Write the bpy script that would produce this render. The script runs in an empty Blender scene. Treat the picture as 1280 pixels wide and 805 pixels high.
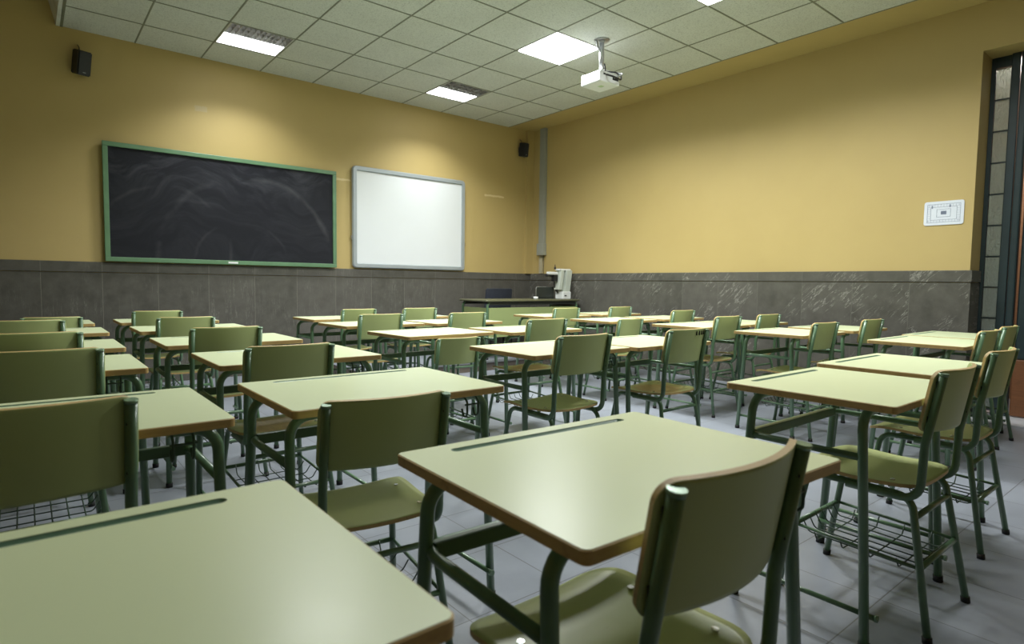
import bpy, bmesh, math, random
from mathutils import Vector, Matrix
random.seed(7)
C = bpy.context.scene.collection
PI = math.pi

# ------------------------------------------------------------------ materials
def nt(name):
    m = bpy.data.materials.new(name); m.use_nodes = True
    t = m.node_tree; b = t.nodes['Principled BSDF']
    return m, t, b
def N(t, typ, **kw):
    n = t.nodes.new(typ)
    for k, v in kw.items():
        if k in n.inputs: n.inputs[k].default_value = v
        else: setattr(n, k, v)
    return n
def L(t, a, b): t.links.new(a, b)
def ramp(t, fac, stops):
    r = t.nodes.new('ShaderNodeValToRGB'); e = r.color_ramp.elements
    while len(e) < len(stops): e.new(0.5)
    for i, (p, c) in enumerate(stops):
        e[i].position = p; e[i].color = (c[0], c[1], c[2], 1) if len(c) == 3 else c
    L(t, fac, r.inputs[0]); return r
def mix(t, fac, a, b, typ='MIX'):
    n = t.nodes.new('ShaderNodeMix'); n.data_type = 'RGBA'; n.blend_type = typ
    for s, v in ((n.inputs[0], fac), (n.inputs[6], a), (n.inputs[7], b)):
        if hasattr(v, 'node'): L(t, v, s)
        elif isinstance(v, (int, float)): s.default_value = v
        else: s.default_value = (v[0], v[1], v[2], 1)
    return n.outputs[2]
def math_(t, op, a, b=None, c=None):
    n = t.nodes.new('ShaderNodeMath'); n.operation = op
    for s, v in zip(n.inputs, (a, b, c)):
        if v is None: continue
        if hasattr(v, 'node'): L(t, v, s)
        else: s.default_value = v
    return n.outputs[0]
def coords(t, scale=(1, 1, 1), rot=(0, 0, 0), kind='Object', loc=(0, 0, 0)):
    tc = t.nodes.new('ShaderNodeTexCoord'); mp = t.nodes.new('ShaderNodeMapping')
    mp.inputs['Scale'].default_value = scale; mp.inputs['Rotation'].default_value = rot
    mp.inputs['Location'].default_value = loc
    L(t, tc.outputs[kind], mp.inputs[0]); return mp.outputs[0]
def noise(t, vec, scale, detail=4, rough=0.5):
    n = N(t, 'ShaderNodeTexNoise', Scale=scale, Detail=detail, Roughness=rough)
    L(t, vec, n.inputs['Vector']); return n.outputs['Fac']
def bump(t, b, h, strength=0.2, dist=0.002):
    n = N(t, 'ShaderNodeBump', Strength=strength, Distance=dist)
    L(t, h, n.inputs['Height']); L(t, n.outputs[0], b.inputs['Normal'])
def simple(name, col, rough=0.5, metal=0.0, var=0.12, nscale=6, spec=0.5, coat=0.0, bmp=0.0):
    m, t, b = nt(name)
    v = coords(t); f = noise(t, v, nscale, 5, 0.6)
    lo = [c * (1 - var) for c in col]; hi = [min(1, c * (1 + var)) for c in col]
    r = ramp(t, f, [(0.3, lo), (0.7, hi)])
    L(t, r.outputs[0], b.inputs['Base Color'])
    b.inputs['Roughness'].default_value = rough; b.inputs['Metallic'].default_value = metal
    b.inputs['Specular IOR Level'].default_value = spec; b.inputs['Coat Weight'].default_value = coat
    if bmp: bump(t, b, noise(t, v, nscale * 12, 3), bmp)
    return m

def m_wall(front):
    m, t, b = nt('yellow_wall_paint_front' if front else 'yellow_wall_paint')
    v = coords(t)
    f = noise(t, v, 1.3, 6, 0.6)
    col = ramp(t, f, [(0.3, (0.465, 0.35, 0.136)), (0.7, (0.495, 0.375, 0.15))]).outputs[0]
    if front:
        sx = N(t, 'ShaderNodeSeparateXYZ'); L(t, v, sx.inputs[0])
        wob = math_(t, 'MULTIPLY', math_(t, 'SUBTRACT', noise(t, v, 22, 4), 0.5), 0.03)
        for (cx, cz, hw, hh, c, k, sl) in ((5.46, 2.385, 0.18, 0.013, (0.74, 0.62, 0.36), 0.75, 0.0),
                                     (3.10, 2.35, 0.10, 0.012, (0.74, 0.62, 0.36), 0.6, 0.0),
                                     (1.51, 2.905, 0.06, 0.028, (0.50, 0.47, 0.36), 0.3, 0.0)):
            dx = math_(t, 'SUBTRACT', math_(t, 'ABSOLUTE', math_(t, 'SUBTRACT', sx.outputs[0], cx)), hw)
            dz = math_(t, 'SUBTRACT', math_(t, 'ABSOLUTE', math_(t, 'SUBTRACT', sx.outputs[2], cz)), hh)
            d = math_(t, 'ADD', math_(t, 'MAXIMUM', dx, dz), wob)
            msk = math_(t, 'MULTIPLY', math_(t, 'LESS_THAN', d, 0.0), k)
            col = mix(t, msk, col, c)
    L(t, col, b.inputs['Base Color']); b.inputs['Roughness'].default_value = 0.62
    bump(t, b, noise(t, v, 60, 4), 0.12, 0.003)
    return m
def m_stone(name, axis, off, veins):
    m, t, b = nt(name)
    v = coords(t)
    sx = N(t, 'ShaderNodeSeparateXYZ'); L(t, v, sx.inputs[0])
    u = sx.outputs[axis]
    # slab id
    s = math_(t, 'DIVIDE', math_(t, 'SUBTRACT', u, off), 0.48)
    idn = math_(t, 'FLOOR', s); fr = math_(t, 'FRACT', s)
    wn = t.nodes.new('ShaderNodeTexWhiteNoise'); wn.noise_dimensions = '1D'; L(t, idn, wn.inputs['W'])
    cmb = N(t, 'ShaderNodeCombineXYZ'); L(t, math_(t, 'MULTIPLY', wn.outputs['Value'], 30), cmb.inputs[0]); L(t, math_(t, 'MULTIPLY', wn.outputs['Value'], 17), cmb.inputs[2])
    va = N(t, 'ShaderNodeVectorMath', operation='ADD'); L(t, v, va.inputs[0]); L(t, cmb.outputs[0], va.inputs[1])
    vv = va.outputs[0]
    f1 = noise(t, vv, 7, 8, 0.65)
    base = ramp(t, f1, [(0.3, (0.066, 0.063, 0.053)), (0.7, (0.115, 0.110, 0.094))]).outputs[0]
    base = mix(t, math_(t, 'MULTIPLY', wn.outputs['Value'], 0.35), base, (0.135, 0.125, 0.112))
    mp = N(t, 'ShaderNodeMapping'); L(t, vv, mp.inputs[0])
    if veins:
        mp.inputs['Rotation'].default_value = (0.80, 0, 0)
        m2 = N(t, 'ShaderNodeMapping'); m2.inputs['Scale'].default_value = (1, 1.0, 6.0); L(t, mp.outputs[0], m2.inputs[0])
        n2 = noise(t, m2.outputs[0], 3.6, 7, 0.62)
        line = math_(t, 'ABSOLUTE', math_(t, 'SUBTRACT', n2, 0.52))
        lm = ramp(t, line, [(0.0, (1, 1, 1)), (0.016, (0, 0, 0))]).outputs[0]
        patch = ramp(t, noise(t, vv, 2.6, 3, 0.6), [(0.48, (0, 0, 0)), (0.60, (1, 1, 1))]).outputs[0]
        vm = math_(t, 'MULTIPLY', math_(t, 'MULTIPLY', lm, patch), 0.85)
    else:
        mp.inputs['Scale'].default_value = (6.0, 1, 0.55)
        n2 = noise(t, mp.outputs[0], 2.6, 7, 0.66)
        line = math_(t, 'ABSOLUTE', math_(t, 'SUBTRACT', n2, 0.5))
        lm = ramp(t, line, [(0.0, (1, 1, 1)), (0.012, (0, 0, 0))]).outputs[0]
        patch = ramp(t, noise(t, vv, 3.0, 3, 0.6), [(0.45, (0, 0, 0)), (0.7, (1, 1, 1))]).outputs[0]
        vm = math_(t, 'MULTIPLY', math_(t, 'MULTIPLY', lm, patch), 0.35)
    col = mix(t, vm, base, (0.42, 0.41, 0.37))
    jt = math_(t, 'LESS_THAN', math_(t, 'ABSOLUTE', math_(t, 'SUBTRACT', fr, 0.5)), 0.4955)
    col = mix(t, jt, (0.14, 0.135, 0.115) if veins else (0.19, 0.18, 0.155), col)
    L(t, col, b.inputs['Base Color'])
    b.inputs['Roughness'].default_value = 0.48; b.inputs['Specular IOR Level'].default_value = 0.35
    bump(t, b, f1, 0.15, 0.002)
    return m
def m_floor():
    m, t, b = nt('grey_floor_tiles')
    v = coords(t, loc=(-1.475, -0.745, 0))
    br = N(t, 'ShaderNodeTexBrick', offset=0.0, Scale=1.0)
    br.inputs['Mortar Size'].default_value = 0.0022; br.inputs['Mortar Smooth'].default_value = 0.1
    br.inputs['Brick Width'].default_value = 0.40; br.inputs['Row Height'].default_value = 0.385
    br.inputs['Color1'].default_value = (0.232, 0.25, 0.29, 1); br.inputs['Color2'].default_value = (0.255, 0.275, 0.315, 1)
    br.inputs['Mortar'].default_value = (0.115, 0.115, 0.12, 1); br.inputs['Bias'].default_value = 0
    L(t, v, br.inputs['Vector'])
    f = noise(t, v, 3.5, 8, 0.7)
    g = ramp(t, f, [(0.3, (0.86, 0.86, 0.87)), (0.7, (1.05, 1.05, 1.05))]).outputs[0]
    col = mix(t, 1.0, br.outputs['Color'], g, 'MULTIPLY')
    sc = ramp(t, noise(t, coords(t, (1, 14, 1), (0, 0, 0.4)), 4, 6, 0.7), [(0.62, (0, 0, 0)), (0.72, (1, 1, 1))]).outputs[0]
    col = mix(t, math_(t, 'MULTIPLY', sc, 0.15), col, (0.2, 0.2, 0.21))
    L(t, col, b.inputs['Base Color'])
    r = ramp(t, f, [(0.3, (0.30, 0.30, 0.30)), (0.7, (0.42, 0.42, 0.42))]).outputs[0]
    L(t, r, b.inputs['Roughness'])
    bump(t, b, br.outputs['Fac'], -0.25, 0.002)
    return m
def m_ceiling_tile():
    m, t, b = nt('mineral_ceiling_tile')
    v = coords(t)
    f = noise(t, v, 90, 4, 0.75)
    spk = ramp(t, f, [(0.34, (0.38, 0.39, 0.37)), (0.46, (0.60, 0.62, 0.58)), (0.7, (0.67, 0.69, 0.65))]).outputs[0]
    big = ramp(t, noise(t, v, 2.0, 3), [(0.3, (0.93, 0.93, 0.92)), (0.7, (1, 1, 1))]).outputs[0]
    L(t, mix(t, 1.0, spk, big, 'MULTIPLY'), b.inputs['Base Color'])
    b.inputs['Roughness'].default_value = 0.9
    bump(t, b, f, 0.35, 0.003)
    return m
def m_laminate(name, lo, hi, rough, marks):
    m, t, b = nt(name)
    v = coords(t)
    f = noise(t, v, 3.5, 7, 0.65)
    col = ramp(t, f, [(0.3, lo), (0.7, hi)]).outputs[0]
    sc = ramp(t, noise(t, coords(t, (1.5, 16, 1), (0, 0, 0.5)), 9, 5, 0.7), [(0.60, (0, 0, 0)), (0.70, (1, 1, 1))]).outputs[0]
    col = mix(t, math_(t, 'MULTIPLY', sc, marks), col, [c * 0.8 for c in lo])
    L(t, col, b.inputs['Base Color'])
    r = ramp(t, noise(t, v, 14, 5, 0.7), [(0.3, (rough * .95,) * 3), (0.7, (rough * 1.08,) * 3)]).outputs[0]
    L(t, r, b.inputs['Roughness'])
    return m
def m_wood(name, lo, hi, dirt, rough=0.5):
    m, t, b = nt(name)
    v = coords(t, (1, 1, 14))
    f = noise(t, v, 8, 6, 0.7)
    col = ramp(t, f, [(0.3, lo), (0.7, hi)]).outputs[0]
    d = ramp(t, noise(t, coords(t), 18, 6, 0.75), [(0.55, (0, 0, 0)), (0.68, (1, 1, 1))]).outputs[0]
    col = mix(t, math_(t, 'MULTIPLY', d, 0.5), col, dirt)
    L(t, col, b.inputs['Base Color']); b.inputs['Roughness'].default_value = rough
    return m
def m_wornseat():
    m, t, b = nt('worn_seat_laminate')
    v = coords(t)
    sx = N(t, 'ShaderNodeSeparateXYZ'); L(t, v, sx.inputs[0])
    r = math_(t, 'SQRT', math_(t, 'ADD', math_(t, 'POWER', math_(t, 'MULTIPLY', sx.outputs[0], 1.0), 2.0), math_(t, 'POWER', math_(t, 'SUBTRACT', sx.outputs[1], -0.02), 2.0)))
    r = math_(t, 'ADD', r, math_(t, 'MULTIPLY', math_(t, 'SUBTRACT', noise(t, v, 7, 5, 0.7), 0.5), 0.28))
    msk = ramp(t, r, [(0.13, (1, 1, 1)), (0.19, (0, 0, 0))]).outputs[0]
    grain = ramp(t, noise(t, coords(t, (22, 2, 2)), 4, 5, 0.6), [(0.3, (0.40, 0.26, 0.10)), (0.7, (0.55, 0.38, 0.16))]).outputs[0]
    grn = ramp(t, noise(t, v, 4, 5), [(0.3, (0.42, 0.46, 0.19)), (0.7, (0.48, 0.52, 0.23))]).outputs[0]
    L(t, mix(t, msk, grn, grain), b.inputs['Base Color']); b.inputs['Roughness'].default_value = 0.38
    return m
def m_board():
    m, t, b = nt('blackboard_slate')
    v = coords(t)
    dn = N(t, 'ShaderNodeTexNoise', Scale=0.9, Detail=2.0); L(t, v, dn.inputs['Vector'])
    dv = N(t, 'ShaderNodeVectorMath', operation='MULTIPLY_ADD'); L(t, dn.outputs['Color'], dv.inputs[0]); dv.inputs[1].default_value = (1.6, 0, 1.6); L(t, v, dv.inputs[2])
    mp = N(t, 'ShaderNodeMapping'); L(t, dv.outputs[0], mp.inputs[0]); mp.inputs['Scale'].default_value = (1.0, 1, 3.2); mp.inputs['Rotation'].default_value = (0, 0.25, 0)
    s = noise(t, mp.outputs[0], 2.2, 9, 0.68)
    sm = ramp(t, s, [(0.42, (0, 0, 0)), (0.75, (1, 1, 1))]).outputs[0]
    sx = N(t, 'ShaderNodeSeparateXYZ'); L(t, v, sx.inputs[0])
    top = ramp(t, math_(t, 'ADD', math_(t, 'SUBTRACT', sx.outputs[2], 1.95), math_(t, 'MULTIPLY', math_(t, 'SUBTRACT', noise(t, mp.outputs[0], 1.1, 5), 0.5), 1.2)), [(0.0, (0.25, 0.25, 0.25)), (0.35, (1, 1, 1))]).outputs[0]
    w = math_(t, 'MULTIPLY', math_(t, 'MULTIPLY', sm, top), 0.38)
    col = mix(t, w, (0.013, 0.0138, 0.019), (0.13, 0.135, 0.16))
    # an erased swipe and a few chalk arcs
    for (cx, cz, rr, wd, k) in ((2.0, 1.30, 0.93, 0.020, 0.12), (1.15, 1.42, 0.62, 0.012, 0.08), (1.9, 1.2, 0.52, 0.010, 0.05)):
        d = math_(t, 'SQRT', math_(t, 'ADD', math_(t, 'POWER', math_(t, 'SUBTRACT', sx.outputs[0], cx), 2.0), math_(t, 'POWER', math_(t, 'SUBTRACT', sx.outputs[2], cz), 2.0)))
        d = math_(t, 'ADD', d, math_(t, 'MULTIPLY', math_(t, 'SUBTRACT', noise(t, v, 3, 4), 0.5), 0.1))
        a = ramp(t, math_(t, 'ABSOLUTE', math_(t, 'SUBTRACT', d, rr)), [(0.0, (1, 1, 1)), (wd * 2, (0, 0, 0))]).outputs[0]
        a = math_(t, 'MULTIPLY', a, ramp(t, noise(t, v, 2.5, 3), [(0.4, (0, 0, 0)), (0.65, (1, 1, 1))]).outputs[0])
        col = mix(t, math_(t, 'MULTIPLY', a, k), col, (0.30, 0.31, 0.33))
    L(t, col, b.inputs['Base Color']); b.inputs['Roughness'].default_value = 0.55; b.inputs['Specular IOR Level'].default_value = 0.18
    return m
def m_emit(name, col, s):
    m, t, b = nt(name)
    b.inputs['Base Color'].default_value = (0.9, 0.9, 0.9, 1)
    b.inputs['Emission Color'].default_value = (*col, 1); b.inputs['Emission Strength'].default_value = s
    return m
def m_glassblock():
    m, t, b = nt('glass_block')
    v = coords(t)
    h = noise(t, coords(t, (8, 30, 10)), 3, 4, 0.6)
    b.inputs['Base Color'].default_value = (0.50, 0.58, 0.52, 1)
    b.inputs['Transmission Weight'].default_value = 0.45; b.inputs['Roughness'].default_value = 0.12
    b.inputs['IOR'].default_value = 1.45
    bump(t, b, h, 0.9, 0.02)
    return m

M = dict(
    wall=m_wall(False), wallf=m_wall(True),
    stone_f=m_stone('grey_stone_slabs_front', 0, 1.55, False), stone_r=m_stone('grey_stone_slabs_right', 1, 2.40, True),
    floor=m_floor(), tile=m_ceiling_tile(), grid=simple('ceiling_grid_metal', (0.19, 0.20, 0.15), 0.6),
    fascia=simple('white_plaster_fascia', (0.62, 0.64, 0.62), 0.6),
    top=m_laminate('pale_green_laminate', (0.655, 0.725, 0.46), (0.665, 0.735, 0.47), 0.31, 0.03),
    panel=m_laminate('green_laminate', (0.435, 0.505, 0.215), (0.45, 0.52, 0.225), 0.36, 0.05),
    edge=m_wood('plywood_edge', (0.48, 0.32, 0.12), (0.60, 0.43, 0.19), (0.16, 0.085, 0.03)),
    band=m_wood('worn_edge_band', (0.44, 0.285, 0.10), (0.58, 0.40, 0.16), (0.16, 0.08, 0.03)),
    worn=m_wornseat(), seat=m_laminate('seat_laminate', (0.47, 0.515, 0.21), (0.53, 0.57, 0.26), 0.33, 0.2),
    tube=simple('green_painted_tube', (0.10, 0.185, 0.10), 0.30, 0.0, 0.15, 9, 0.6, 0.25),
    cap=simple('worn_tube_end', (0.20, 0.31, 0.21), 0.25, 0.3, 0.15, 20),
    groove=simple('dark_green_groove', (0.13, 0.23, 0.155), 0.28, 0, 0.15, 10),
    rubber=simple('black_rubber', (0.012, 0.012, 0.012), 0.7),
    wire=simple('dark_green_wire', (0.04, 0.075, 0.045), 0.4),
    beam=simple('dark_green_beam', (0.06, 0.11, 0.06), 0.35),
    steel=simple('bright_steel', (0.62, 0.63, 0.64), 0.22, 1.0, 0.05),
    galv=simple('galvanised_pole', (0.50, 0.51, 0.53), 0.35, 0.8, 0.12, 25),
    slate=m_board(), bframe=simple('green_board_frame', (0.115, 0.225, 0.12), 0.4, 0, 0.1),
    white=simple('whiteboard_surface', (0.70, 0.73, 0.75), 0.3, 0, 0.015, 2),
    alu=simple('grey_aluminium_frame', (0.36, 0.40, 0.42), 0.4, 0.25, 0.05),
    black=simple('black_plastic', (0.012, 0.012, 0.014), 0.45), dark=simple('dark_metal', (0.03, 0.035, 0.03), 0.4),
    navy=simple('dark_blue_upholstery', (0.025, 0.03, 0.045), 0.8, 0, 0.2, 60),
    grey=simple('pale_grey_plastic', (0.52, 0.56, 0.50), 0.5, 0, 0.05), lgrey=simple('white_plastic', (0.76, 0.78, 0.78), 0.4, 0, 0.03),
    duct=simple('grey_trunking', (0.30, 0.31, 0.27), 0.45, 0, 0.05), duct2=simple('cream_trunking', (0.42, 0.38, 0.27), 0.45, 0, 0.05),
    desktop=m_wood('dark_olive_desk_top', (0.10, 0.10, 0.055), (0.13, 0.13, 0.07), (0.06, 0.06, 0.03), 0.35),
    lou=simple('louvre_metal', (0.55, 0.55, 0.53), 0.3, 0.9, 0.05), house=simple('fixture_housing', (0.5, 0.5, 0.5), 0.5),
    lamp=m_emit('lit_diffuser', (0.96, 0.98, 1.0), 9.0),
    plat=simple('brown_platform_riser', (0.13, 0.105, 0.085), 0.45, 0, 0.15, 8), nose=simple('platform_nosing', (0.30, 0.31, 0.32), 0.3, 0.6),
    teal=simple('teal_painted_frame', (0.02, 0.036, 0.04), 0.4, 0, 0.1), brown=m_wood('brown_door_wood', (0.13, 0.05, 0.02), (0.20, 0.08, 0.03), (0.07, 0.03, 0.01)),
    gblock=m_glassblock(), sill=simple('pale_threshold_stone', (0.46, 0.47, 0.50), 0.4, 0, 0.06), brickw=m_wood('corridor_wall', (0.30, 0.17, 0.10), (0.42, 0.26, 0.17), (0.2, 0.1, 0.06)),
    ink=simple('plan_ink', (0.24, 0.28, 0.38), 0.6), sign=simple('sign_plate', (0.70, 0.74, 0.82), 0.35, 0, 0.02), mark=simple('black_marker', (0.01, 0.01, 0.01), 0.6),
)

# ------------------------------------------------------------------ geometry helpers
def obj(name, bm, mats, parent=None, smooth=False):
    me = bpy.data.meshes.new(name); bm.normal_update(); bm.to_mesh(me); bm.free()
    if not isinstance(mats, (list, tuple)): mats = [mats]
    for x in mats: me.materials.append(x)
    if smooth: 
        for p in me.polygons: p.use_smooth = True
    o = bpy.data.objects.new(name, me); C.objects.link(o)
    if parent: o.parent = parent
    return o
def thing(name, label, cat, loc=(0, 0, 0), rz=0, group=None):
    o = bpy.data.objects.new(name, None); C.objects.link(o); o.empty_display_size = 0.1
    o.location = loc; o.rotation_euler = (0, 0, rz); o['label'] = label; o['category'] = cat
    if group: o['group'] = group
    return o
def tag(o, label, cat, group=None):
    o['label'] = label; o['category'] = cat
    if group: o['group'] = group
    return o
def struct(name, bm, mats):
    o = obj(name, bm, mats); o['kind'] = 'structure'; return o
def box(bm, x0, x1, y0, y1, z0, z1, bev=0.0, mi=0, seg=2):
    ps = [(x, y, z) for x in (x0, x1) for y in (y0, y1) for z in (z0, z1)]
    vs = [bm.verts.new(p) for p in ps]
    fs = [bm.faces.new([vs[i] for i in q]) for q in ((0, 1, 3, 2), (4, 6, 7, 5), (0, 4, 5, 1), (2, 3, 7, 6), (0, 2, 6, 4), (1, 5, 7, 3))]
    for f in fs: f.material_index = mi
    if bev:
        es = list({e for f in fs for e in f.edges})
        r = bmesh.ops.bevel(bm, geom=es, offset=bev, segments=seg, profile=0.5, affect='EDGES')
        for f in r['faces']: f.material_index = mi
    return vs
def bx(*a, **k):
    bm = bmesh.new(); box(bm, *a, **k); return bm
def fillet(pts, r, n=5):
    pts = [Vector(p) for p in pts]
    if not isinstance(r, (list, tuple)): r = [r] * len(pts)
    out = [pts[0]]
    for i in range(1, len(pts) - 1):
        a, b, c = pts[i - 1], pts[i], pts[i + 1]
        u, w = (a - b), (c - b); lu, lw = u.length, w.length; u.normalize(); w.normalize()
        ang = u.angle(w)
        if ang > PI - 0.02: out.append(b); continue
        d = min(r[i] / math.tan(ang / 2), lu * 0.49, lw * 0.49); rr = d * math.tan(ang / 2)
        bis = (u + w).normalized(); cen = b + bis * (rr / math.sin(ang / 2))
        p0, p1 = b + u * d, b + w * d
        v0, v1 = p0 - cen, p1 - cen; tot = v0.angle(v1); ax = v0.cross(v1).normalized()
        for k in range(n + 1): out.append(cen + Matrix.Rotation(tot * k / n, 3, ax) @ v0)
    out.append(pts[-1]); return out
def tube(bm, pts, rad, seg=10, r=0.0, n=5, caps=True, mi=0):
    P = fillet(pts, r, n) if r else [Vector(p) for p in pts]
    T = []
    for i in range(len(P)):
        a = P[max(0, i - 1)]; c = P[min(len(P) - 1, i + 1)]; T.append((c - a).normalized())
    ref = Vector((0, 0, 1)) if abs(T[0].z) < 0.9 else Vector((1, 0, 0))
    nrm = (ref - T[0] * ref.dot(T[0])).normalized(); rings = []
    for i, p in enumerate(P):
        nrm = (nrm - T[i] * nrm.dot(T[i])).normalized(); bn = T[i].cross(nrm)
        rings.append([bm.verts.new(p + (nrm * math.cos(2 * PI * k / seg) + bn * math.sin(2 * PI * k / seg)) * rad) for k in range(seg)])
    for a, b_ in zip(rings, rings[1:]):
        for k in range(seg):
            f = bm.faces.new((a[k], a[(k + 1) % seg], b_[(k + 1) % seg], b_[k])); f.smooth = True; f.material_index = mi
    if caps:
        bm.faces.new(rings[0][::-1]).material_index = mi; bm.faces.new(rings[-1]).material_index = mi
def tb(pts, rad, **k):
    bm = bmesh.new(); tube(bm, pts, rad, **k); return bm
def rrect(w, d, r, n=5):
    out = []
    for cx, cy, a0 in ((w / 2 - r, d / 2 - r, 0), (-w / 2 + r, d / 2 - r, PI / 2), (-w / 2 + r, -d / 2 + r, PI), (w / 2 - r, -d / 2 + r, 1.5 * PI)):
        for k in range(n + 1):
            a = a0 + PI / 2 * k / n; out.append((cx + r * math.cos(a), cy + r * math.sin(a)))
    return out
def slab(bm, outline, z0, z1, mi_top=0, mi_side=0, bev=0):
    lo = [bm.verts.new((x, y, z0)) for x, y in outline]; hi = [bm.verts.new((x, y, z1)) for x, y in outline]
    n = len(outline)
    ft = bm.faces.new(hi); ft.material_index = mi_top; fb = bm.faces.new(lo[::-1]); fb.material_index = mi_top
    for i in range(n):
        f = bm.faces.new((lo[i], lo[(i + 1) % n], hi[(i + 1) % n], hi[i])); f.material_index = mi_side; f.smooth = True
    return ft
def curved_panel(w, h, th, r, fn, nx=18, nz=10):
    """rounded rectangle in u (width) / v (height), mapped by fn(u,v)->(point, normal); mat 0 faces, mat 1 rim"""
    bm = bmesh.new()
    def clampuv(u, v):
        # squash grid points into the rounded corner
        cx, cz = w / 2 - r, h / 2 - r
        if abs(u) > cx and abs(v) > cz:
            du, dv = abs(u) - cx, abs(v) - cz; m = max(du, dv); l = math.hypot(du, dv)
            if l > 0: s = m / l; u = math.copysign(cx + du * s, u); v = math.copysign(cz + dv * s, v)
        return u, v
    def axis(H, n):
        a = [-H / 2 + r * k / 4 for k in range(4)]; b_ = [-H / 2 + r + (H - 2 * r) * k / n for k in range(n + 1)]
        return a + b_ + [-x for x in a[::-1]]
    U, V = axis(w, nx), axis(h, nz); F, B = {}, {}
    for i, u in enumerate(U):
        for j, v in enumerate(V):
            uu, vv = clampuv(u, v); p, nn = fn(uu, vv)
            F[i, j] = bm.verts.new(p + nn * th / 2); B[i, j] = bm.verts.new(p - nn * th / 2)
    for i in range(len(U) - 1):
        for j in range(len(V) - 1):
            for D, fl in ((F, False), (B, True)):
                q = [D[i, j], D[i + 1, j], D[i + 1, j + 1], D[i, j + 1]]
                f = bm.faces.new(q[::-1] if fl else q); f.smooth = True; f.material_index = 0
    per = [(i, 0) for i in range(len(U))] + [(len(U) - 1, j) for j in range(1, len(V))] + [(i, len(V) - 1) for i in range(len(U) - 2, -1, -1)] + [(0, j) for j in range(len(V) - 2, 0, -1)]
    for a, b_ in zip(per, per[1:] + per[:1]):
        f = bm.faces.new((F[a], B[a], B[b_], F[b_])); f.material_index = 1
    bmesh.ops.recalc_face_normals(bm, faces=bm.faces)
    return bm
def cyl(bm, c, r, z0, z1, seg=16, mi=0):
    tube(bm, [(c[0], c[1], z0), (c[0], c[1], z1)], r, seg=seg, mi=mi)
def copy_tree(o, parent=None, swap=None):
    c = o.copy(); C.objects.link(c)
    if parent: c.parent = parent
    if swap and c.type == 'MESH' and o.data.name in swap: c.data = swap[o.data.name]
    for ch in list(KIDS.get(o.name, [])): copy_tree(ch, c, swap)
    return c

# ------------------------------------------------------------------ room (metres; camera stands over the origin)
XW, YW, ZC, ZW = 6.19, 7.16, 3.44, 1.246
XL, YB = -1.75, -2.6
HI = 3.95
EX0, EX1 = 0.32, 5.72
struct('floor', bx(XL - .1, XW + 2.0, YB - .1, YW + .1, -0.1, 0), M['floor'])
struct('wall_front', bx(XL - .15, XW + .15, YW, YW + .15, -0.1, HI + .05), M['wallf'])
OY0, OY1, OZ = 0.15, 1.485, 3.05
bm = bmesh.new()
box(bm, XW, XW + .40, OY1, YW, -0.1, HI); box(bm, XW, XW + .40, YB, OY0, -0.1, HI); box(bm, XW, XW + .40, OY0, OY1, OZ, HI)
struct('wall_right', bm, M['wall'])
struct('wall_left', bx(XL - .15, XL, YB, YW, -0.1, HI), M['wall'])
struct('wall_back', bx(XL - .15, XW + .15, YB - .15, YB, -0.1, HI), M['wall'])
# stone wainscot: slabs and projecting cap course
bm = bmesh.new(); box(bm, XL, XW - .012, YW - .012, YW, 0, ZW - .105); struct('trim_1', bm, M['stone_f'])
bm = bmesh.new(); box(bm, XL, XW - .02, YW - .020, YW, ZW - .10, ZW, .003); struct('trim_2', bm, M['stone_f'])
bm = bmesh.new(); box(bm, XW - .012, XW, OY1 - .012, YW - .012, 0, ZW - .105); box(bm, XW, XW + .26, OY1 - .012, OY1, 0, ZW - .105); struct('trim_3', bm, M['stone_r'])
bm = bmesh.new(); box(bm, XW - .020, XW, OY1 - .020, YW - .02, ZW - .10, ZW, .003); box(bm, XW, XW + .26, OY1 - .02, OY1, ZW - .10, ZW, .003); struct('trim_4', bm, M['stone_r'])
struct('trim_5', bx(XL, XL + .012, YB, YW - .02, 0, ZW), M['stone_r'])
struct('trim_6', bx(6.06, XW, YW - .05, YW, ZW, ZC), M['wall'])   # slim casing in the corner
# suspended ceiling: tiles (cells of the fixtures left open), dark grid bars, painted soffit, fascia and the higher bay
fix = {(1, 1), (5, 1), (5, 4), (1, 4), (5, 7), (1, 7), (1, 10), (5, 10), (5, 13)}
X0, Y1 = 0.92, 6.60
bm = bmesh.new(); gb = bmesh.new()
rows = [(Y1 - .6 * j, Y1 - .6 * (j - 1)) for j in range(1, 16)]     # j-th row lies between line j and j+1
cells = [(-1 + i, X0 + .6 * (i - 1), X0 + .6 * i) for i in range(0, 9)]
for (ci, xa, xb) in cells:
    for rj, (ya, yb) in enumerate([(Y1, YW)] + rows):
        if ya < YB: ya = YB
        if (ci, rj) in fix: continue
        box(bm, xa, xb, ya, yb, ZC, ZC + .015)
struct('ceiling', bm, M['tile'])
for k in range(10):
    x = X0 + .6 * (k - 1); box(gb, x - .007, x + .007, YB, YW, ZC - .003, ZC + .001)
for j in range(0, 16):
    y = Y1 - .6 * j
    if y > YB: box(gb, EX0, EX1, y - .007, y + .007, ZC - .0035, ZC + .001)
box(gb, EX0, EX0 + .022, YB, YW, ZC - .006, ZC + .02)
struct('trim_7', gb, M['grid'])
struct('trim_8', bx(EX1, XW, YB, YW, ZC, ZC + .06), M['wall'])      # soffit along the right wall
bm = bmesh.new()
q = [bm.verts.new(p) for p in ((.29, YB, ZC - .004), (.29, YW, ZC - .004), (.17, YW, HI), (.17, YB, HI), (.319, YB, ZC - .004), (.319, YW, ZC - .004), (.22, YW, HI), (.22, YB, HI))]
for f in ((0, 1, 2, 3), (7, 6, 5, 4), (0, 4, 5, 1), (3, 2, 6, 7), (0, 3, 7, 4), (1, 5, 6, 2)): bm.faces.new([q[i] for i in f])
bmesh.ops.recalc_face_normals(bm, faces=bm.faces)
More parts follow.
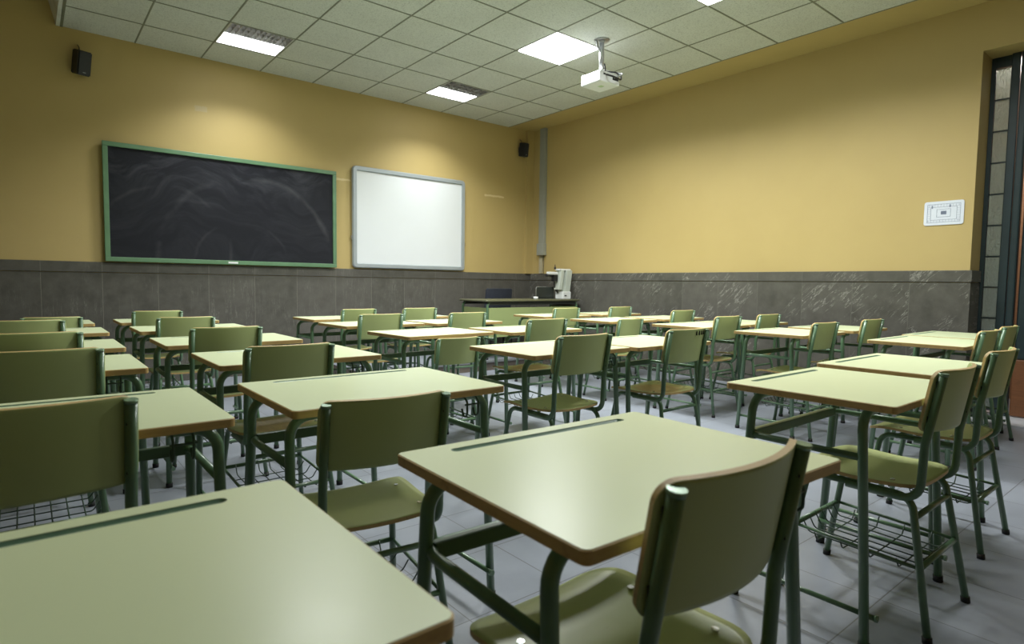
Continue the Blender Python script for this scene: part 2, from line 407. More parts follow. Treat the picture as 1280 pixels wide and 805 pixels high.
struct('trim_9', bm, M['fascia'])
bm = bmesh.new(); box(bm, XL - .1, .24, YB, YW, HI, HI + .1); box(bm, .2, XW + .4, YB, YW, HI, HI + .1); struct('trim_10', bm, M['fascia'])
# low platform at the front corner
bm = bmesh.new(); box(bm, 2.75, XW - .014, 5.93, YW - .014, 0, .115); struct('trim_11', bm, M['plat'])
bm = bmesh.new(); box(bm, 2.75, XW - .014, 5.93, YW - .014, .1155, .12); struct('trim_12', bm, M['floor'])
bm = bmesh.new(); box(bm, 2.73, XW - .014, 5.90, 5.935, .10, .124, .004); struct('trim_13', bm, M['nose'])

# ---- doorway at the right: teal frame, glass block strip, door leaf, threshold
XD = 6.46
bm = bmesh.new()
box(bm, XD, XD + .06, 1.452, 1.485, 0, OZ, .004); box(bm, XD - .03, XD + .07, 1.285, 1.345, 0, OZ, .006)
box(bm, XD, XD + .06, 1.34, 1.46, OZ - .09, OZ, .003); box(bm, XD - .05, XD + .02, 1.225, 1.278, 0, OZ, .012); box(bm, XD - .02, XD + .05, 0.15, 1.22, OZ - .10, OZ, .004)
struct('trim_14', bm, M['teal'])
gs = bmesh.new(); js = bmesh.new()
z = OZ - .095
while z > 0.05:
    box(gs, XD + .008, XD + .055, 1.347, 1.450, max(0, z - .255), z, .006); box(js, XD + .004, XD + .058, 1.344, 1.452, z - .264, z - .254); z -= .265
w1 = struct('window_1', gs, M['gblock'])
fr = obj('window_frame', js, M['teal'], w1)
bm = bmesh.new()
for k in range(10): box(bm, XD - .005, XD + .03, .17 + .105 * k, .265 + .105 * k, .5, OZ - .11, .012)
d1 = struct('door_1', bm, M['teal'])
obj('lower_panel', bx(XD - .02, XD + .03, .17, 1.215, .02, .498, .006), M['brown'], d1)
struct('trim_15', bx(XW - .14, XW + .42, OY0, OY1 - .022, 0, .012, .002), M['sill'])
bm = bmesh.new(); box(bm, 7.6, 7.7, -1.0, 3.2, 0, 3.3); struct('wall_corridor', bm, M['brickw'])
bm = bmesh.new(); box(bm, XW + .4, 7.7, -1.0, 3.2, 3.2, 3.3); box(bm, XW + .4, 7.7, 3.1, 3.2, 0, 3.3); box(bm, XW + .4, 7.7, -1.0, -.9, 0, 3.3); struct('wall_corridor_end', bm, M['fascia'])

# ------------------------------------------------------------------ ceiling lights
LIT = {(1, 1): 'half', (5, 1): 'half', (5, 4): 'full', (1, 4): 'half', (5, 7): 'full', (1, 7): 'half', (1, 10): 'off', (5, 10): 'full', (5, 13): 'off'}
where = {(1, 1): 'half-lit louvred ceiling light above the blackboard, left one', (5, 1): 'half-lit louvred ceiling light in front of the whiteboard',
         (5, 4): 'fully lit square ceiling light beside the projector', (1, 4): 'half-lit ceiling light overhead left, second row from the blackboard',
         (5, 7): 'lit square ceiling light overhead, next one behind the projector', (1, 7): 'half-lit ceiling light overhead left, third row from the blackboard',
         (1, 10): 'unlit ceiling light over the camera on the left', (5, 10): 'lit square ceiling light on the right, fourth row from the blackboard', (5, 13): 'unlit ceiling light farthest back on the right'}
POW = {(1, 1): 21, (5, 1): 21, (5, 4): 85, (1, 4): 40, (5, 7): 72, (1, 7): 42, (5, 10): 38}
for key, mode in LIT.items():
    xa = X0 + .6 * key[0]; yb = Y1 - .6 * (key[1] - 1); ya = yb - .6; cx, cy = xa + .3, (ya + yb) / 2
    t = thing('ceiling_light', where[key], 'ceiling light', (cx, cy, ZC), 0, 'recessed square ceiling lights')
    bm = bmesh.new()
    for s in (-1, 1):
        box(bm, s * .29 - .008, s * .29 + .008, -.298, .298, -.002, .10); box(bm, -.298, .298, s * .29 - .008, s * .29 + .008, -.002, .10)
    box(bm, -.298, .298, -.298, .298, .10, .11)
    obj('housing', bm, M['house'], t)
    def louvre(y0, y1):
        bm = bmesh.new()
        n = 12
        for k in range(n + 1):
            x = -.275 + .55 * k / n; box(bm, x - .0015, x + .0015, y0, y1, .004, .045)
        m_ = max(2, int((y1 - y0) / .07))
        for k in range(m_ + 1):
            y = y0 + (y1 - y0) * k / m_; box(bm, -.28, .28, y - .002, y + .002, .003, .045)
        obj('louvre', bm, M['lou'], t)
    if mode == 'full':
        obj('diffuser', bx(-.285, .285, -.285, .285, -.012, .03, .004), M['lamp'], t); a = (0, 0, .56, .56)
    elif mode == 'half':
        obj('diffuser', bx(-.28, .28, .0, .28, .0, .03, .003), M['lamp'], t); louvre(-.28, -.01); a = (0, .14, .54, .26)
    else:
        louvre(-.28, .28); a = None
    if a and key in POW:
        ld = bpy.data.lights.new('ceiling_lamp', 'AREA'); ld.shape = 'RECTANGLE'; ld.size = a[2]; ld.size_y = a[3]
        ld.energy = POW[key]; ld.color = (0.965, 1.0, 0.98); ld.spread = math.radians(150 if mode == 'full' else (118 if key[1] == 1 else 145))
        lo = bpy.data.objects.new('ceiling_lamp', ld); C.objects.link(lo); lo.location = (cx + a[0], cy + a[1], ZC - .016)
        lo['kind'] = 'structure'

# ------------------------------------------------------------------ wall fittings
# blackboard
BX0, BX1, BZ0, BZ1 = 0.615, 2.985, 1.255, 2.425
t = thing('blackboard', 'long black chalkboard in a green frame, smeared with chalk, on the front wall', 'blackboard', ((BX0 + BX1) / 2, YW, BZ0))
w = BX1 - BX0; h = BZ1 - BZ0
sl = obj('writing_surface', bx(BX0 + .03, BX1 - .03, YW - .045, YW - .024, BZ0 + .03, BZ1 - .03), M['slate'])
sl.parent = t; sl.location = (-(BX0 + BX1) / 2, -YW, -BZ0)
bm = bmesh.new()
f = .045
box(bm, -w / 2, w / 2, -.065, -.022, 0, f, .004); box(bm, -w / 2, w / 2, -.065, -.022, h - f, h, .004)
box(bm, -w / 2, -w / 2 + f, -.064, -.022, f, h - f, .004); box(bm, w / 2 - f, w / 2, -.064, -.022, f, h - f, .004)
obj('frame', bm, M['bframe'], t)
obj('maker_plate', bx(-.06, .04, -.068, -.064, .012, .032), M['lgrey'], t)['label'] = 'small white plate on the lower frame'
# whiteboard
WX0, WX1, WZ0, WZ1 = 3.20, 4.90, 1.262, 2.535
t = thing('whiteboard', 'blank whiteboard in a rounded grey aluminium frame on the front wall', 'whiteboard', ((WX0 + WX1) / 2, YW, WZ0))
w = WX1 - WX0; h = WZ1 - WZ0
bm = bmesh.new(); ol = rrect(w, h, .05, 6); il = rrect(w - .12, h - .12, .012, 6); n = len(ol)
def ringv(o, y): return [bm.verts.new((x, y, z + h / 2)) for x, z in o]
a0, a1 = ringv(ol, -.022), ringv(rrect(w - .0, h - .0, .05, 6), -.045); a2 = ringv(rrect(w - .02, h - .02, .045, 6), -.058); a3 = ringv(rrect(w - .10, h - .10, .02, 6), -.058); a4 = ringv(il, -.040)
for A, B in ((a0, a1), (a1, a2), (a2, a3), (a3, a4)):
    for i in range(n): bm.faces.new((A[i], A[(i + 1) % n], B[(i + 1) % n], B[i]))
bm.faces.new(a0[::-1]); bmesh.ops.recalc_face_normals(bm, faces=bm.faces)
obj('frame', bm, M['alu'], t)
obj('panel', bx(-w / 2 + .055, w / 2 - .055, -.042, -.03, .055, h - .055), M['white'], t)
bm = bmesh.new(); box(bm, -w / 2 - .02, -w / 2 + .0, -.035, -.022, .35, .40, .003); box(bm, w / 2, w / 2 + .02, -.035, -.022, .35, .40, .003)
obj('wall_clip', bm, M['steel'], t)
# loudspeakers
def speaker(loc, rz, tilt, label, sc):
    t = thing('loudspeaker', label, 'loudspeaker', loc, rz, 'small black wall loudspeakers')
    bm = bmesh.new()
    a = [(-.07, 0), (.07, 0), (.055, -.11), (-.055, -.11)]
    lo = [bm.verts.new((x, y - .05, -.11)) for x, y in a]; hi = [bm.verts.new((x, y - .05, .11)) for x, y in a]
    bm.faces.new(hi); bm.faces.new(lo[::-1])
    for i in range(4): bm.faces.new((lo[i], lo[(i + 1) % 4], hi[(i + 1) % 4], hi[i]))
    bmesh.ops.recalc_face_normals(bm, faces=bm.faces)
    bmesh.ops.bevel(bm, geom=list(bm.edges), offset=.008, segments=2, affect='EDGES')
    c = obj('cabinet', bm, M['black'], t); c.rotation_euler = (tilt, 0, 0); c.scale = (sc, sc, sc)
    g = obj('grille', bx(-.048, .048, -.168, -.160, -.10, .10, .003), simple('speaker_grille', (.022, .024, .028), .6, bmp=.5), c)
    obj('maker_badge', bx(-.012, .012, -.170, -.167, -.085, -.079), M['alu'], c)
    bm = bmesh.new(); tube(bm, [(0, 0, 0), (0, -.05, 0)], .012); box(bm, -.025, .025, -.006, 0, -.04, .04, .002); tube(bm, [(0, -.04, 0), (-.0, -.04, .13), (-.0, -.003, .16)], .004, seg=6)
    obj('bracket', bm, M['black'], t)
speaker((.45, YW, 3.14), math.radians(16), math.radians(16), 'black loudspeaker high up left of the blackboard', 1.0)
speaker((5.94, YW, 3.13), math.radians(4), math.radians(6), 'black loudspeaker high in the corner beside the grey cable trunking', .92)
# trunking
t = thing('cable_trunking', 'grey vertical cable trunking with a socket box on the right wall near the corner', 'cable trunking', (XW, 6.86, ZW))
obj('wide_trunk', bx(-.05, -.002, -.06, .06, .42, ZC - ZW - .002, .003), M['duct'], t)
obj('junction_box', bx(-.075, -.002, -.075, .075, .28, .46, .006), M['duct'], t)
obj('narrow_trunk', bx(-.03, -.002, -.0, .065, .004, .28, .003), M['duct2'], t)
obj('loose_cable', tb([(-.03, -.04, .28), (-.04, -.06, .14), (-.12, -.14, .03), (-.18, -.22, -.04)], .004, seg=6, r=.1), M['dark'], t)
# plan sign
t = thing('floor_plan_sign', 'small white sign with a building plan on the yellow right wall', 'sign', (XW, 1.695, 1.64))
PW, PH = .29, .205
bm = bmesh.new(); o_ = rrect(PW, PH, .018, 4); n = len(o_)
A = [bm.verts.new((-.002, x, z + PH / 2)) for x, z in o_]; B = [bm.verts.new((-.008, x, z + PH / 2)) for x, z in o_]
bm.faces.new(B); bm.faces.new(A[::-1])
for i in range(n): bm.faces.new((A[i], A[(i + 1) % n], B[(i + 1) % n], B[i]))
bmesh.ops.recalc_face_normals(bm, faces=bm.faces)
obj('plate', bm, M['sign'], t)
bm = bmesh.new()
def ln(y0, z0, y1, z1, wd=.0024):
    box(bm, -.0092, -.0079, min(y0, y1) - wd / 2, max(y0, y1) + wd / 2, min(z0, z1) - wd / 2, max(z0, z1) + wd / 2)
for (a, b_, c, d) in ((-.12, .12, .025, .18), (-.095, .095, .045, .155), (-.05, .05, .07, .135)):
    ln(a, c, b_, c); ln(a, d, b_, d); ln(a, c, a, d); ln(b_, c, b_, d)
random.seed(3)
for k in range(11): y = -.11 + .022 * k; ln(y, .155, y, .18, .0012); ln(y + .004, .025, y + .004, .045, .0012)
for k in range(7): z = .04 + .02 * k; ln(-.12, z, -.095, z, .0012); ln(.095, z, .12, z, .0012)
ln(-.02, .09, .02, .12, .001)
for k in range(6): ln(-.018, .095 + .004 * k, .018, .095 + .004 * k, .0014)
ln(-.045, .155, -.045, .165, .012); ln(.085, .150, .085, .165, .01)
obj('plan_drawing', bm, M['ink'], t)

# ------------------------------------------------------------------ projector
t = thing('ceiling_projector', 'white projector hanging from the ceiling on a steel pole', 'projector', (4.38, 4.06, ZC))
bm = bmesh.new(); cyl(bm, (0, 0), .075, -.012, -.0045, 28); cyl(bm, (0, 0), .03, -.03, -.01, 20); obj('ceiling_flange', bm, M['galv'], t)
obj('pole', tb([(0, 0, -.02), (0, 0, -.30)], .024, seg=18), M['galv'], t)
obj('flange_strap', tb([(-.06, .02, -.012), (-.045, .015, -.06), (-.012, 0, -.13)], .010, seg=8, r=.05), M['galv'], t)
obj('pole_cable', tb([(.03, -.01, -.22), (.032, -.02, -.27), (.02, -.03, -.33)], .008, seg=8, r=.03), M['black'], t)
bm = bmesh.new(); cyl(bm, (0, 0), .03, -.335, -.29, 16); box(bm, -.06, .06, -.05, .05, -.335, -.325, .003); obj('mount_plate', bm, M['lgrey'], t)
bm = bmesh.new(); box(bm, -.135, .135, -.12, .14, -.44, -.335, .014, seg=3)
body = obj('projector_body', bm, M['lgrey'], t)
bm = bmesh.new(); tube(bm, [(.06, .139, -.385), (.06, .16, -.385)], .035, seg=20); obj('lens', bm, M['black'], body)
bm = bmesh.new()
for k in range(3): box(bm, -.10 + .045 * k, -.07 + .045 * k, -.1225, -.119, -.375, -.36)
box(bm, .03, .11, -.1225, -.119, -.40, -.365); obj('connector_ports', bm, M['black'], body)
bm = bmesh.new(); tube(bm, [(-.06, -.12, -.37), (-.05, -.19, -.40), (.02, -.20, -.41), (.09, -.17, -.40), (.12, -.15, -.36), (.10, -.10, -.31), (.02, -.03, -.30)], .008, seg=8, r=.04)
obj('black_cables', bm, M['black'], t)
bm = bmesh.new(); tube(bm, [(.05, -.12, -.38), (.08, -.17, -.36), (.15, -.16, -.33), (.12, -.05, -.29), (.03, 0, -.28)], .007, seg=8, r=.04); obj('grey_cables', bm, M['galv'], t)
obj('sticker', bx(-.03, .02, -.03, .02, -.4408, -.4402), simple('green_sticker', (.45, .6, .35), .5), body)

# ------------------------------------------------------------------ teacher's corner
PZ = .12
t = thing('teacher_desk', 'long green teacher desk with a dark olive top on the platform in the corner', 'desk', (5.29, 6.29, PZ))
TW, TD = 1.66, .62
bm = bmesh.new(); slab(bm, rrect(TW, TD, .02, 4), .732, .757); obj('desk_top', bm, M['desktop'], t)
g2 = simple('green_steel_panel', (.30, .36, .15), .45, 0, .05, 2)
obj('modesty_panel', bx(-.775, .78, -.285, -.268, .28, .655, .003), g2, t)
obj('side_panel', bx(-.79, -.775, -.24, .25, .28, .655, .003), g2, t)
obj('side_panel', bx(.782, .797, -.24, .25, .28, .655, .003), g2, t)
for sx in (-1, 1):
    for sy in (-1, 1):
        l = obj('leg', tb([(sx * .79, sy * .27, .012), (sx * .79, sy * .27, .68), (sx * .76, sy * .27, .732)], .016, r=.04), M['tube'], t)
        obj('foot_cap', tb([(sx * .79, sy * .27, 0), (sx * .79, sy * .27, .02)], .019), M['rubber'], l)
bm = bmesh.new()
for sy in (-.27, .27): box(bm, -.775, .775, sy - .012, sy + .012, .69, .731, .002)
obj('apron_rail', bm, M['dark'], t)
t = thing('teacher_chair', 'dark blue padded chair behind the teacher desk', 'chair', (5.28, 6.80, PZ))
bm = curved_panel(.46, .30, .03, .03, lambda u, v: (Vector((u, .10 * (1 - (u / .23) ** 2) * -.3 + v * -.12,   .745 + v)), Vector((0, 1, 0))))
obj('backrest', bm, [M['navy'], M['navy']], t)
bm = bmesh.new(); slab(bm, rrect(.46, .20, .04, 4), .44, .49); s_ = obj('seat', bm, M['navy'], t); s_.location = (0, -.0, 0)
for sx in (-1, 1):
    obj('back_post', tb([(sx * .19, .04, .44), (sx * .19, .035, .62)], .012), M['dark'], t)
    for y in (-.08, .12): obj('leg', tb([(sx * .19, y, 0), (sx * .19, y * .8, .44)], .012), M['dark'], t)
# document camera / grey desktop device
t = thing('document_camera', 'pale grey upright desktop device with a side arm standing on the teacher desk', 'desktop device', (6.02, 6.24, PZ + .757))
obj('base_box', bx(-.09, .07, -.10, .06, 0, .105, .008), M['lgrey'], t)
obj('base_socket', bx(-.06, -.02, -.105, -.099, .04, .055), M['black'], t)
def lean(x0, x1, y0, y1, z0, z1, dx):
    bm = bmesh.new(); vs = box(bm, x0, x1, y0, y1, z0, z1)
    for v in bm.verts:
        if v.co.z > (z0 + z1) / 2: v.co.x += dx
    bmesh.ops.bevel(bm, geom=list(bm.edges), offset=.006, segments=2, affect='EDGES'); return bm
obj('housing_front', lean(-.14, -.075, -.07, .04, .13, .41, .04), M['grey'], t)
obj('housing_back', lean(-.04, .07, -.08, .05, .10, .41, .045), M['grey'], t)
obj('top_cover', bx(-.13, .10, -.06, .035, .405, .43, .006), M['lgrey'], t)
obj('side_arm', lean(-.30, -.12, -.03, .03, .345, .385, .0), M['lgrey'], t)
bm = bmesh.new(); tube(bm, [(-.33, 0, .335), (-.24, 0, .335), (-.17, 0, .33)], .02, seg=8); box(bm, -.20, -.13, -.035, .035, .25, .345, .01); obj('camera_head', bm, M['black'], t)
bm = bmesh.new(); tube(bm, [(-.16, 0, .42), (-.16, 0, .455)], .014, seg=10); tube(bm, [(-.16, 0, .45), (-.16, 0, .49)], .005, seg=6); obj('knob', bm, M['black'], t)
obj('arm_cable', tb([(-.17, 0, .33), (-.15, .02, .2), (-.12, .03, .14), (-.09, .0, .08)], .01, seg=8, r=.05), M['black'], t)
# laptop-like dark monitor and small white lamp foot
t = thing('computer_monitor', 'low dark monitor seen from behind on the teacher desk', 'monitor', (5.80, 6.34, PZ + .757))
obj('screen_shell', bx(-.20, .13, -.012, .012, .012, .165, .008), M['dark'], t)
obj('bezel_rim', tb([(-.205, 0, .01), (-.205, 0, .17), (.13, 0, .17)], .006, seg=8, r=.025), M['galv'], t)
bm = bmesh.new(); box(bm, -.19, .12, -.02, .12, 0, .012, .003); obj('base', bm, M['dark'], t)
t = tag(obj('white_cup', tb([(5.45, 6.18, PZ + .757), (5.45, 6.18, PZ + .792)], .033, seg=18), M['lgrey']), 'small white pot at the middle of the teacher desk', 'pot')

# ------------------------------------------------------------------ school desk (origin on the floor under its centre, pupil side = -Y)
DW, DD, DT = .70, .535, .022
DZ = .745
desk0 = thing('school_desk', '', 'desk')
# tabletop with a real pencil groove cut
bm = bmesh.new(); slab(bm, rrect(DW - .005, DD - .005, .0125, 6), DZ - DT, DZ)
tt = obj('tabletop', bm, M['top'], desk0)
cb = bmesh.new(); slab(cb, [(x, y + DD / 2 - .048) for x, y in rrect(.50, .024, .0119, 6)], DZ - .007, DZ + .02)
cut = obj('groove_cutter', cb, M['top'])
md = tt.modifiers.new('cut', 'BOOLEAN'); md.object = cut; md.operation = 'DIFFERENCE'; md.solver = 'EXACT'
bpy.context.view_layer.update()
dg = bpy.context.evaluated_depsgraph_get()
nm = bpy.data.meshes.new_from_object(tt.evaluated_get(dg)); tt.modifiers.clear(); tt.data = nm; nm.name = 'tabletop'
bpy.data.objects.remove(cut)
for p in nm.polygons: p.use_smooth = False
# groove liner
bm = bmesh.new()
o1 = [(x, y + DD / 2 - .048) for x, y in rrect(.499, .023, .0114, 6)]; o2 = [(x, y + DD / 2 - .048) for x, y in rrect(.49, .012, .0059, 6)]
A = [bm.verts.new((x, y, DZ - .0005)) for x, y in o1]; B = [bm.verts.new((x, y, DZ - .0062)) for x, y in o2]; n = len(A)
for i in range(n): bm.faces.new((A[i], A[(i + 1) % n], B[(i + 1) % n], B[i])).smooth = True
bm.faces.new(B); bmesh.ops.recalc_face_normals(bm, faces=bm.faces)
gv = obj('pencil_groove', bm, M['groove'], tt)
# worn edge band
bm = bmesh.new(); o1 = rrect(DW, DD, .015, 6); o2 = rrect(DW - .006, DD - .006, .012, 6); n = len(o1)
ri = []
for o_, z in ((o2, DZ - .0003), (o1, DZ - .002), (o1, DZ - DT + .001), (o2, DZ - DT - .0008)): ri.append([bm.verts.new((x, y, z)) for x, y in o_])
for k in range(4):
    A, B = ri[k], ri[(k + 1) % 4]
    for i in range(n): bm.faces.new((A[i], A[(i + 1) % n], B[(i + 1) % n], B[i]))
bmesh.ops.recalc_face_normals(bm, faces=bm.faces)
eb = obj('edge_band', bm, M['band'], tt)
KIDS = {}
def reg(parent, child): KIDS.setdefault(parent.name, []).append(child); return child
reg(desk0, tt); reg(tt, gv); reg(tt, eb)
R1 = .014
for sx in (-1, 1):
    for sy in (-1, 1):
        bm = tb([(sx * .340, sy * .212, .012), (sx * .328, sy * .172, .7065), (sx * .215, sy * .170, .7085)], R1, seg=12, r=[0, .085, 0], n=7)
        l = reg(desk0, obj('leg', bm, M['tube'], desk0))
        reg(l, obj('foot_cap', tb([(sx * .3402, sy * .2126, 0), (sx * .3398, sy * .2115, .022)], R1 + .0025, seg=12), M['rubber'], l))
HB = .575
yk = .194
bm = tb([(-.330, -.186, HB), (-.330, yk, HB), (.330, yk, HB), (.330, -.186, HB)], .0115, seg=10, r=[0, .055, .055, 0], n=7)
reg(desk0, obj('stretcher_frame', bm, M['tube'], desk0))
bm = bmesh.new(); box(bm, -.318, .318, yk - .030, yk - .010, HB - .018, HB + .016, .004)
reg(desk0, obj('cross_beam', bm, M['beam'], desk0))
for sx in (-1, 1):
    x = sx * .3235
    bm = tb([(x, .215, .10), (x, -.235, .10)], .0085, seg=8)
    fb = reg(desk0, obj('foot_bar', bm, M['tube'], desk0))
    reg(fb, obj('bar_cap', tb([(x, -.232, .10), (x, -.240, .10)], .0105, seg=8), M['cap'], fb))
# twin bag hook under the pupil's edge
bm = bmesh.new()
for dx in (-.022, .022):
    tube(bm, [(.24 + dx, -.20, .722), (.24 + dx, -.235, .700), (.24 + dx, -.235, .655), (.24 + dx, -.215, .645), (.24 + dx, -.205, .672)], .0035, seg=6, r=.014, n=4)
tube(bm, [(.21, -.235, .690), (.27, -.235, .690)], .003, seg=6)
reg(desk0, obj('bag_hook', bm, M['wire'], desk0))

# ------------------------------------------------------------------ school chair (origin on the floor, pupil faces +Y)
chair0 = thing('school_chair', '', 'chair')
def seat_fn(u, v):
    z = .452 + .010 * (u / .18) ** 2 - .006 * math.exp(-((v + .03) / .09) ** 2) 
    if v > .10: z -= 1.6 * (v - .10) ** 2
    if v < -.14: z += 1.4 * (v + .14) ** 2
    return Vector((u, v, z)), Vector((0, 0, 1))
def seat_outline_fn(u, v):
    k = 1 - .07 * max(0, (-v) / .2) ** 2
    p, nn = seat_fn(u, v); p.x *= k; p.y += .020; return p, nn
st = reg(chair0, obj('seat', curved_panel(.392, .398, .011, .07, seat_outline_fn, 12, 12), [M['seat'], M['edge']], chair0))
worn_mesh = st.data.copy(); worn_mesh.materials[0] = M['worn']
BW, BH, BT = .375, .195, .836
LEAN = .17
def back_fn(u, v):
    zt = BT - BH / 2 + v
    y = -.166 - LEAN * (zt - .60) - .045 * (1 - (u / (BW / 2)) ** 2)
    nn = Vector((-.09 * u / (BW / 2) ** 2, 1, LEAN)).normalized()
    return Vector((u, y, zt)), nn
bk = reg(chair0, obj('backrest', curved_panel(BW, BH, .011, .030, back_fn, 14, 6), [M['panel'], M['edge']], chair0))
marked = None
for sx in (-1, 1):
    x = sx * .174
    yb_ = -.166 - LEAN * (BT - .012 - .60) - .024
    p = reg(chair0, obj('back_post', tb([(x, yb_, BT - .012), (x, -.190, .60), (x, -.184, .425), (x * .97, .03, .424)], .0125, seg=12, r=[0, .12, .055, 0], n=6), M['tube'], chair0))
    reg(p, obj('post_cap', tb([(x, yb_ + .0006, BT - .015), (x, yb_ - .0006, BT - .007)], .0135, seg=12), M['cap'], p))
    # leg pair: rail under the seat is shared half and half
    for sy in (-1, 1):
        yf = .232 * sy
        l = reg(chair0, obj('leg', tb([(sx * .197, yf, .010), (sx * .160, .160 * sy, .428), (sx * .158, 0, .430)], .0115, seg=12, r=[0, .050, 0], n=6), M['tube'], chair0))
        reg(l, obj('foot_cap', tb([(sx * .1975, yf * 1.001, 0), (sx * .196, yf * .992, .020)], .014, seg=10), M['rubber'], l))
def legpt(sy, z, s=1): 
    k = z / .428; return (s * (.197 + (.160 - .197) * k), sy * (.232 + (.160 - .232) * k), z)
bm = bmesh.new(); tube(bm, [legpt(-1, .365, -1), legpt(-1, .365, 1)], .0095, seg=10); reg(chair0, obj('rear_bar', bm, M['tube'], chair0))
bm = bmesh.new(); tube(bm, [(-.165, .10, .426), (.165, .10, .426)], .009, seg=8); reg(chair0, obj('seat_bar', bm, M['beam'], chair0))
bk_ = reg(chair0, obj('basket_frame', (lambda b_: (tube(b_, [legpt(-1, .215, -1), legpt(-1, .215, 1)], .009, seg=8), tube(b_, [legpt(1, .235, -1), legpt(1, .235, 1)], .009, seg=8),
      tube(b_, [legpt(-1, .215, -1), legpt(1, .235, -1)], .006, seg=6), tube(b_, [legpt(-1, .215, 1), legpt(1, .235, 1)], .006, seg=6), b_)[-1])(bmesh.new()), M['tube'], chair0))
bm = bmesh.new()
for k in range(6):
    x = -.125 + .05 * k
    tube(bm, [(x, -.19, .222), (x, -.165, .190), (x, .165, .200), (x, .19, .245)], .0025, seg=5, r=.02, n=3)
for k in range(4):
    y = -.13 + .085 * k
    tube(bm, [(-.172, y, .222), (-.150, y, .188), (.150, y, .188), (.172, y, .222)], .0025, seg=5, r=.02, n=3)
reg(bk_, obj('wire_basket', bm, M['wire'], bk_))
for sx in (-1, 1):
    for y in (-.10, .09):
        bm = bmesh.new(); z = .463 + .0085 * (.135 / .18) ** 2; tube(bm, [(sx * .148, y, z - .002), (sx * .148, y, z + .0015)], .007, seg=10)
        reg(chair0, obj('screw', bm, M['steel'], chair0))
    for dz in (.045, .155):
        p, nn = back_fn(sx * .168, BH / 2 - dz); q = p - nn * .0145
        reg(chair0, obj('spacer', bx(q.x - .010, q.x + .010, q.y - .009, q.y + .009, q.z - .016, q.z + .016, .003), M['rubber'], chair0))
        e = p + nn * .0065
        reg(chair0, obj('rivet', tb([tuple(p + nn * .005), tuple(p + nn * .0075)], .008, seg=10), M['mark'], chair0))

# ------------------------------------------------------------------ layout
COL = ['leftmost column', 'second column from the left', 'third column from the left', 'fourth column from the left', 'fifth column from the left', 'column along the right wall']
R6 = ['nearest', 'second-nearest', 'third-nearest', 'third-farthest', 'second-farthest', 'farthest']
R5 = ['nearest', 'second-nearest', 'middle', 'second-farthest', 'farthest']
D = 1  # degrees helper
desks = [
 [(-.02, .750, 0), (.04, 1.81, 0), (.005, 2.89, 0), (.025, 3.73, 0), (.05, 4.75, 0), (.045, 5.70, 0)],
 [(.895, .760, -2), (.875, 1.80, 0), (.93, 2.79, 0), (.89, 3.70, 0), (.91, 4.73, 0), (.905, 5.70, 0)],
 [(2.255, .875, 0), (2.19, 2.36, 0), (2.17, 3.55, 3), (2.21, 4.55, 2), (2.30, 5.42, 0)],
 [(3.09, .935, 0), (2.92, 2.33, 0), (2.95, 3.46, 0), (2.97, 4.47, 0), (3.02, 5.42, 0)],
 [(4.62, 1.29, 0), (4.55, 2.20, 0), (4.63, 3.04, 0), (4.52, 3.95, 0), (4.54, 4.86, 0)],
 [(5.37, 1.33, 0), (5.40, 2.20, 0), (5.37, 3.05, 0), (5.33, 3.95, 0), (5.42, 4.87, 0)],
]
# (back x, back y, rotation in degrees, scale, worn seat)
chairs = [
 [None, (-.01, 1.47, 0, 1, 0), (.025, 2.60, 0, 1, 0), (.015, 3.46, 0, 1, 0), (-.01, 4.52, 0, 1, 0), (.14, 5.46, 0, .96, 0)],
 [(.794, .443, 1, 1.0, 0), (.725, 1.395, -6, .94, 0), (.845, 2.51, 0, .98, 1), (.82, 3.44, 0, (.95, 1, 1), 0), (.82, 4.46, 0, (.93, 1, 1), 0), (.80, 5.44, 0, (.93, 1, 1), 0)],
 [(2.30, .585, 0, 1, 0), (2.14, 2.06, 0, 1, 0), (2.14, 3.16, 0, .88, 0), (2.14, 4.28, 0, 1, 0), (2.36, 5.12, 0, (.9, 1, 1), 0)],
 [(3.15, .64, 0, 1, 0), (2.96, 2.06, 0, 1, 1), (2.90, 3.17, 0, 1, 1), (2.91, 4.19, 0, 1, 0), (3.00, 5.14, 0, 1, 0)],
 [(4.58, 1.00, 0, 1, 0), (4.45, 1.92, 0, 1, 0), (4.57, 2.76, 0, 1, 1), (4.41, 3.66, 0, .92, 0), (4.46, 4.57, 0, 1, 0)],
 [(5.28, 1.04, 0, 1, 0), (5.31, 1.92, 0, 1, 0), (5.27, 2.77, 0, 1, 0), (5.24, 3.67, 0, 1, 0), (5.34, 4.58, 0, 1, 0)],
]
SPECIAL_D = {(1, 0): 'pale green school desk nearest the camera in the second column from the left',
             (0, 0): 'pale green desk filling the bottom left corner, nearest of the leftmost column'}
firstd = True
for c, col in enumerate(desks):
    RN = R6 if len(col) == 6 else R5
    for r, (x, y, a) in enumerate(col):
        o = desk0 if firstd else copy_tree(desk0)
        firstd = False
        o.location = (x, y, 0); o.rotation_euler = (0, 0, math.radians(a))
        o['category'] = 'desk'; o['group'] = 'pale green school desks in six columns'
        o['label'] = SPECIAL_D.get((c, r), 'pale green school desk with brown edge, %s of the %s' % (RN[r], COL[c]))
firstc = True
BY = -.166 - LEAN * (BT - .60) - .015
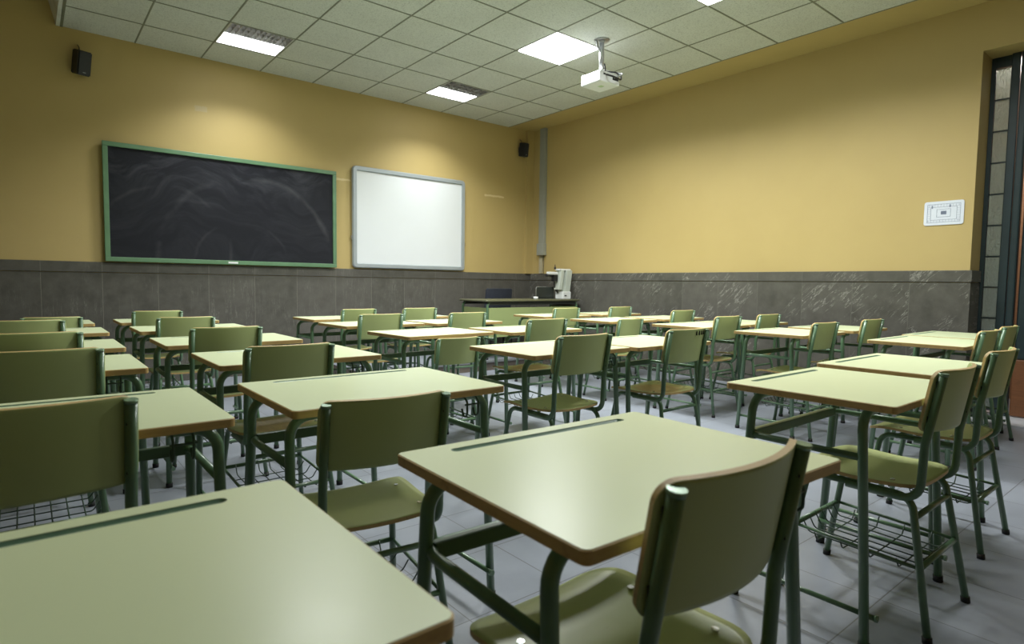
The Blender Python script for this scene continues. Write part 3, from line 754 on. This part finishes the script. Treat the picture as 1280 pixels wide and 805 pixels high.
for c, col in enumerate(chairs):
    RN = R6 if len(col) == 6 else R5
    for r, it in enumerate(col):
        if it is None: continue
        x, y, a, s, worn = it
        o = chair0 if firstc else copy_tree(chair0, None, {st.data.name: worn_mesh} if worn else None)
        firstc = False
        if (c, r) != (1, 0): y = min(y, desks[c][r][1] - DD / 2 - .042 - max(abs(a), abs(desks[c][r][2])) * .0035)
        ra = math.radians(a); sv = s if isinstance(s, tuple) else (s, s, s)
        o.location = (x + math.sin(ra) * BY * sv[1], y - math.cos(ra) * BY * sv[1], 0)
        o.rotation_euler = (0, 0, ra); o.scale = sv
        o['category'] = 'chair'; o['group'] = 'green school chairs pushed up to the desks'
        o['label'] = 'green school chair at the %s desk of the %s' % (RN[r], COL[c])
        if (c, r) == (1, 0): o['label'] = 'large foreground green chair seen from behind, at the desk nearest the camera'
        if (c, r) == (3, 1):
            o['label'] = 'green chair with black pen marks on its back, fourth column, second-nearest desk'
            bm = bmesh.new()
            for k in range(4):
                u = .035 + .032 * k; p, nn = back_fn(u, .075); p = p - nn * .0075
                vs = box(bm, p.x - .002, p.x + .002, p.y - .0035, p.y + .003, p.z - .014, p.z + .012)
            obj('pen_marks', bm, M['mark'], o)

# ------------------------------------------------------------------ camera, world, view
yaw, pitch, roll = .6835, -.0634, .0128
cy, sy = math.cos(yaw), math.sin(yaw); cp, sp = math.cos(pitch), math.sin(pitch)
F = Vector((sy * cp, cy * cp, sp)); Rr = Vector((cy, -sy, 0)); U = Rr.cross(F)
cr, sr = math.cos(roll), math.sin(roll)
R2 = Rr * cr + U * sr; U2 = -Rr * sr + U * cr
cam = bpy.data.cameras.new('camera'); co = bpy.data.objects.new('camera', cam); C.objects.link(co)
mt = Matrix(((R2.x, U2.x, -F.x, 0), (R2.y, U2.y, -F.y, 0), (R2.z, U2.z, -F.z, 1.08), (0, 0, 0, 1)))
co.matrix_world = mt
cam.sensor_width = 36; cam.sensor_fit = 'HORIZONTAL'; cam.lens = 746.05 / 1280 * 36; cam.clip_start = .02
cam.dof.use_dof = True; cam.dof.focus_distance = 3.2; cam.dof.aperture_fstop = 4.5
bpy.context.scene.camera = co
w = bpy.data.worlds.new('world'); bpy.context.scene.world = w; w.use_nodes = True
w.node_tree.nodes['Background'].inputs[0].default_value = (0.5, 0.55, 0.6, 1); w.node_tree.nodes['Background'].inputs[1].default_value = 0.02
ld = bpy.data.lights.new('corridor_lamp', 'AREA'); ld.size = .5; ld.energy = 40; ld.color = (1, .88, .8)  # added fill light, out of view, brightens glass blocks and corridor wall from behind
lo = bpy.data.objects.new('corridor_lamp', ld); C.objects.link(lo); lo.location = (7.1, 1.3, 3.15); lo['kind'] = 'structure'
s = bpy.context.scene
s.view_settings.view_transform = 'Standard'; s.view_settings.look = 'None'; s.view_settings.gamma = 1; s.view_settings.use_curve_mapping = False
s.view_settings.exposure = -0.08
s.cycles.max_bounces = 8; s.cycles.diffuse_bounces = 5; s.cycles.sample_clamp_indirect = 6
s.cycles.use_denoising = True
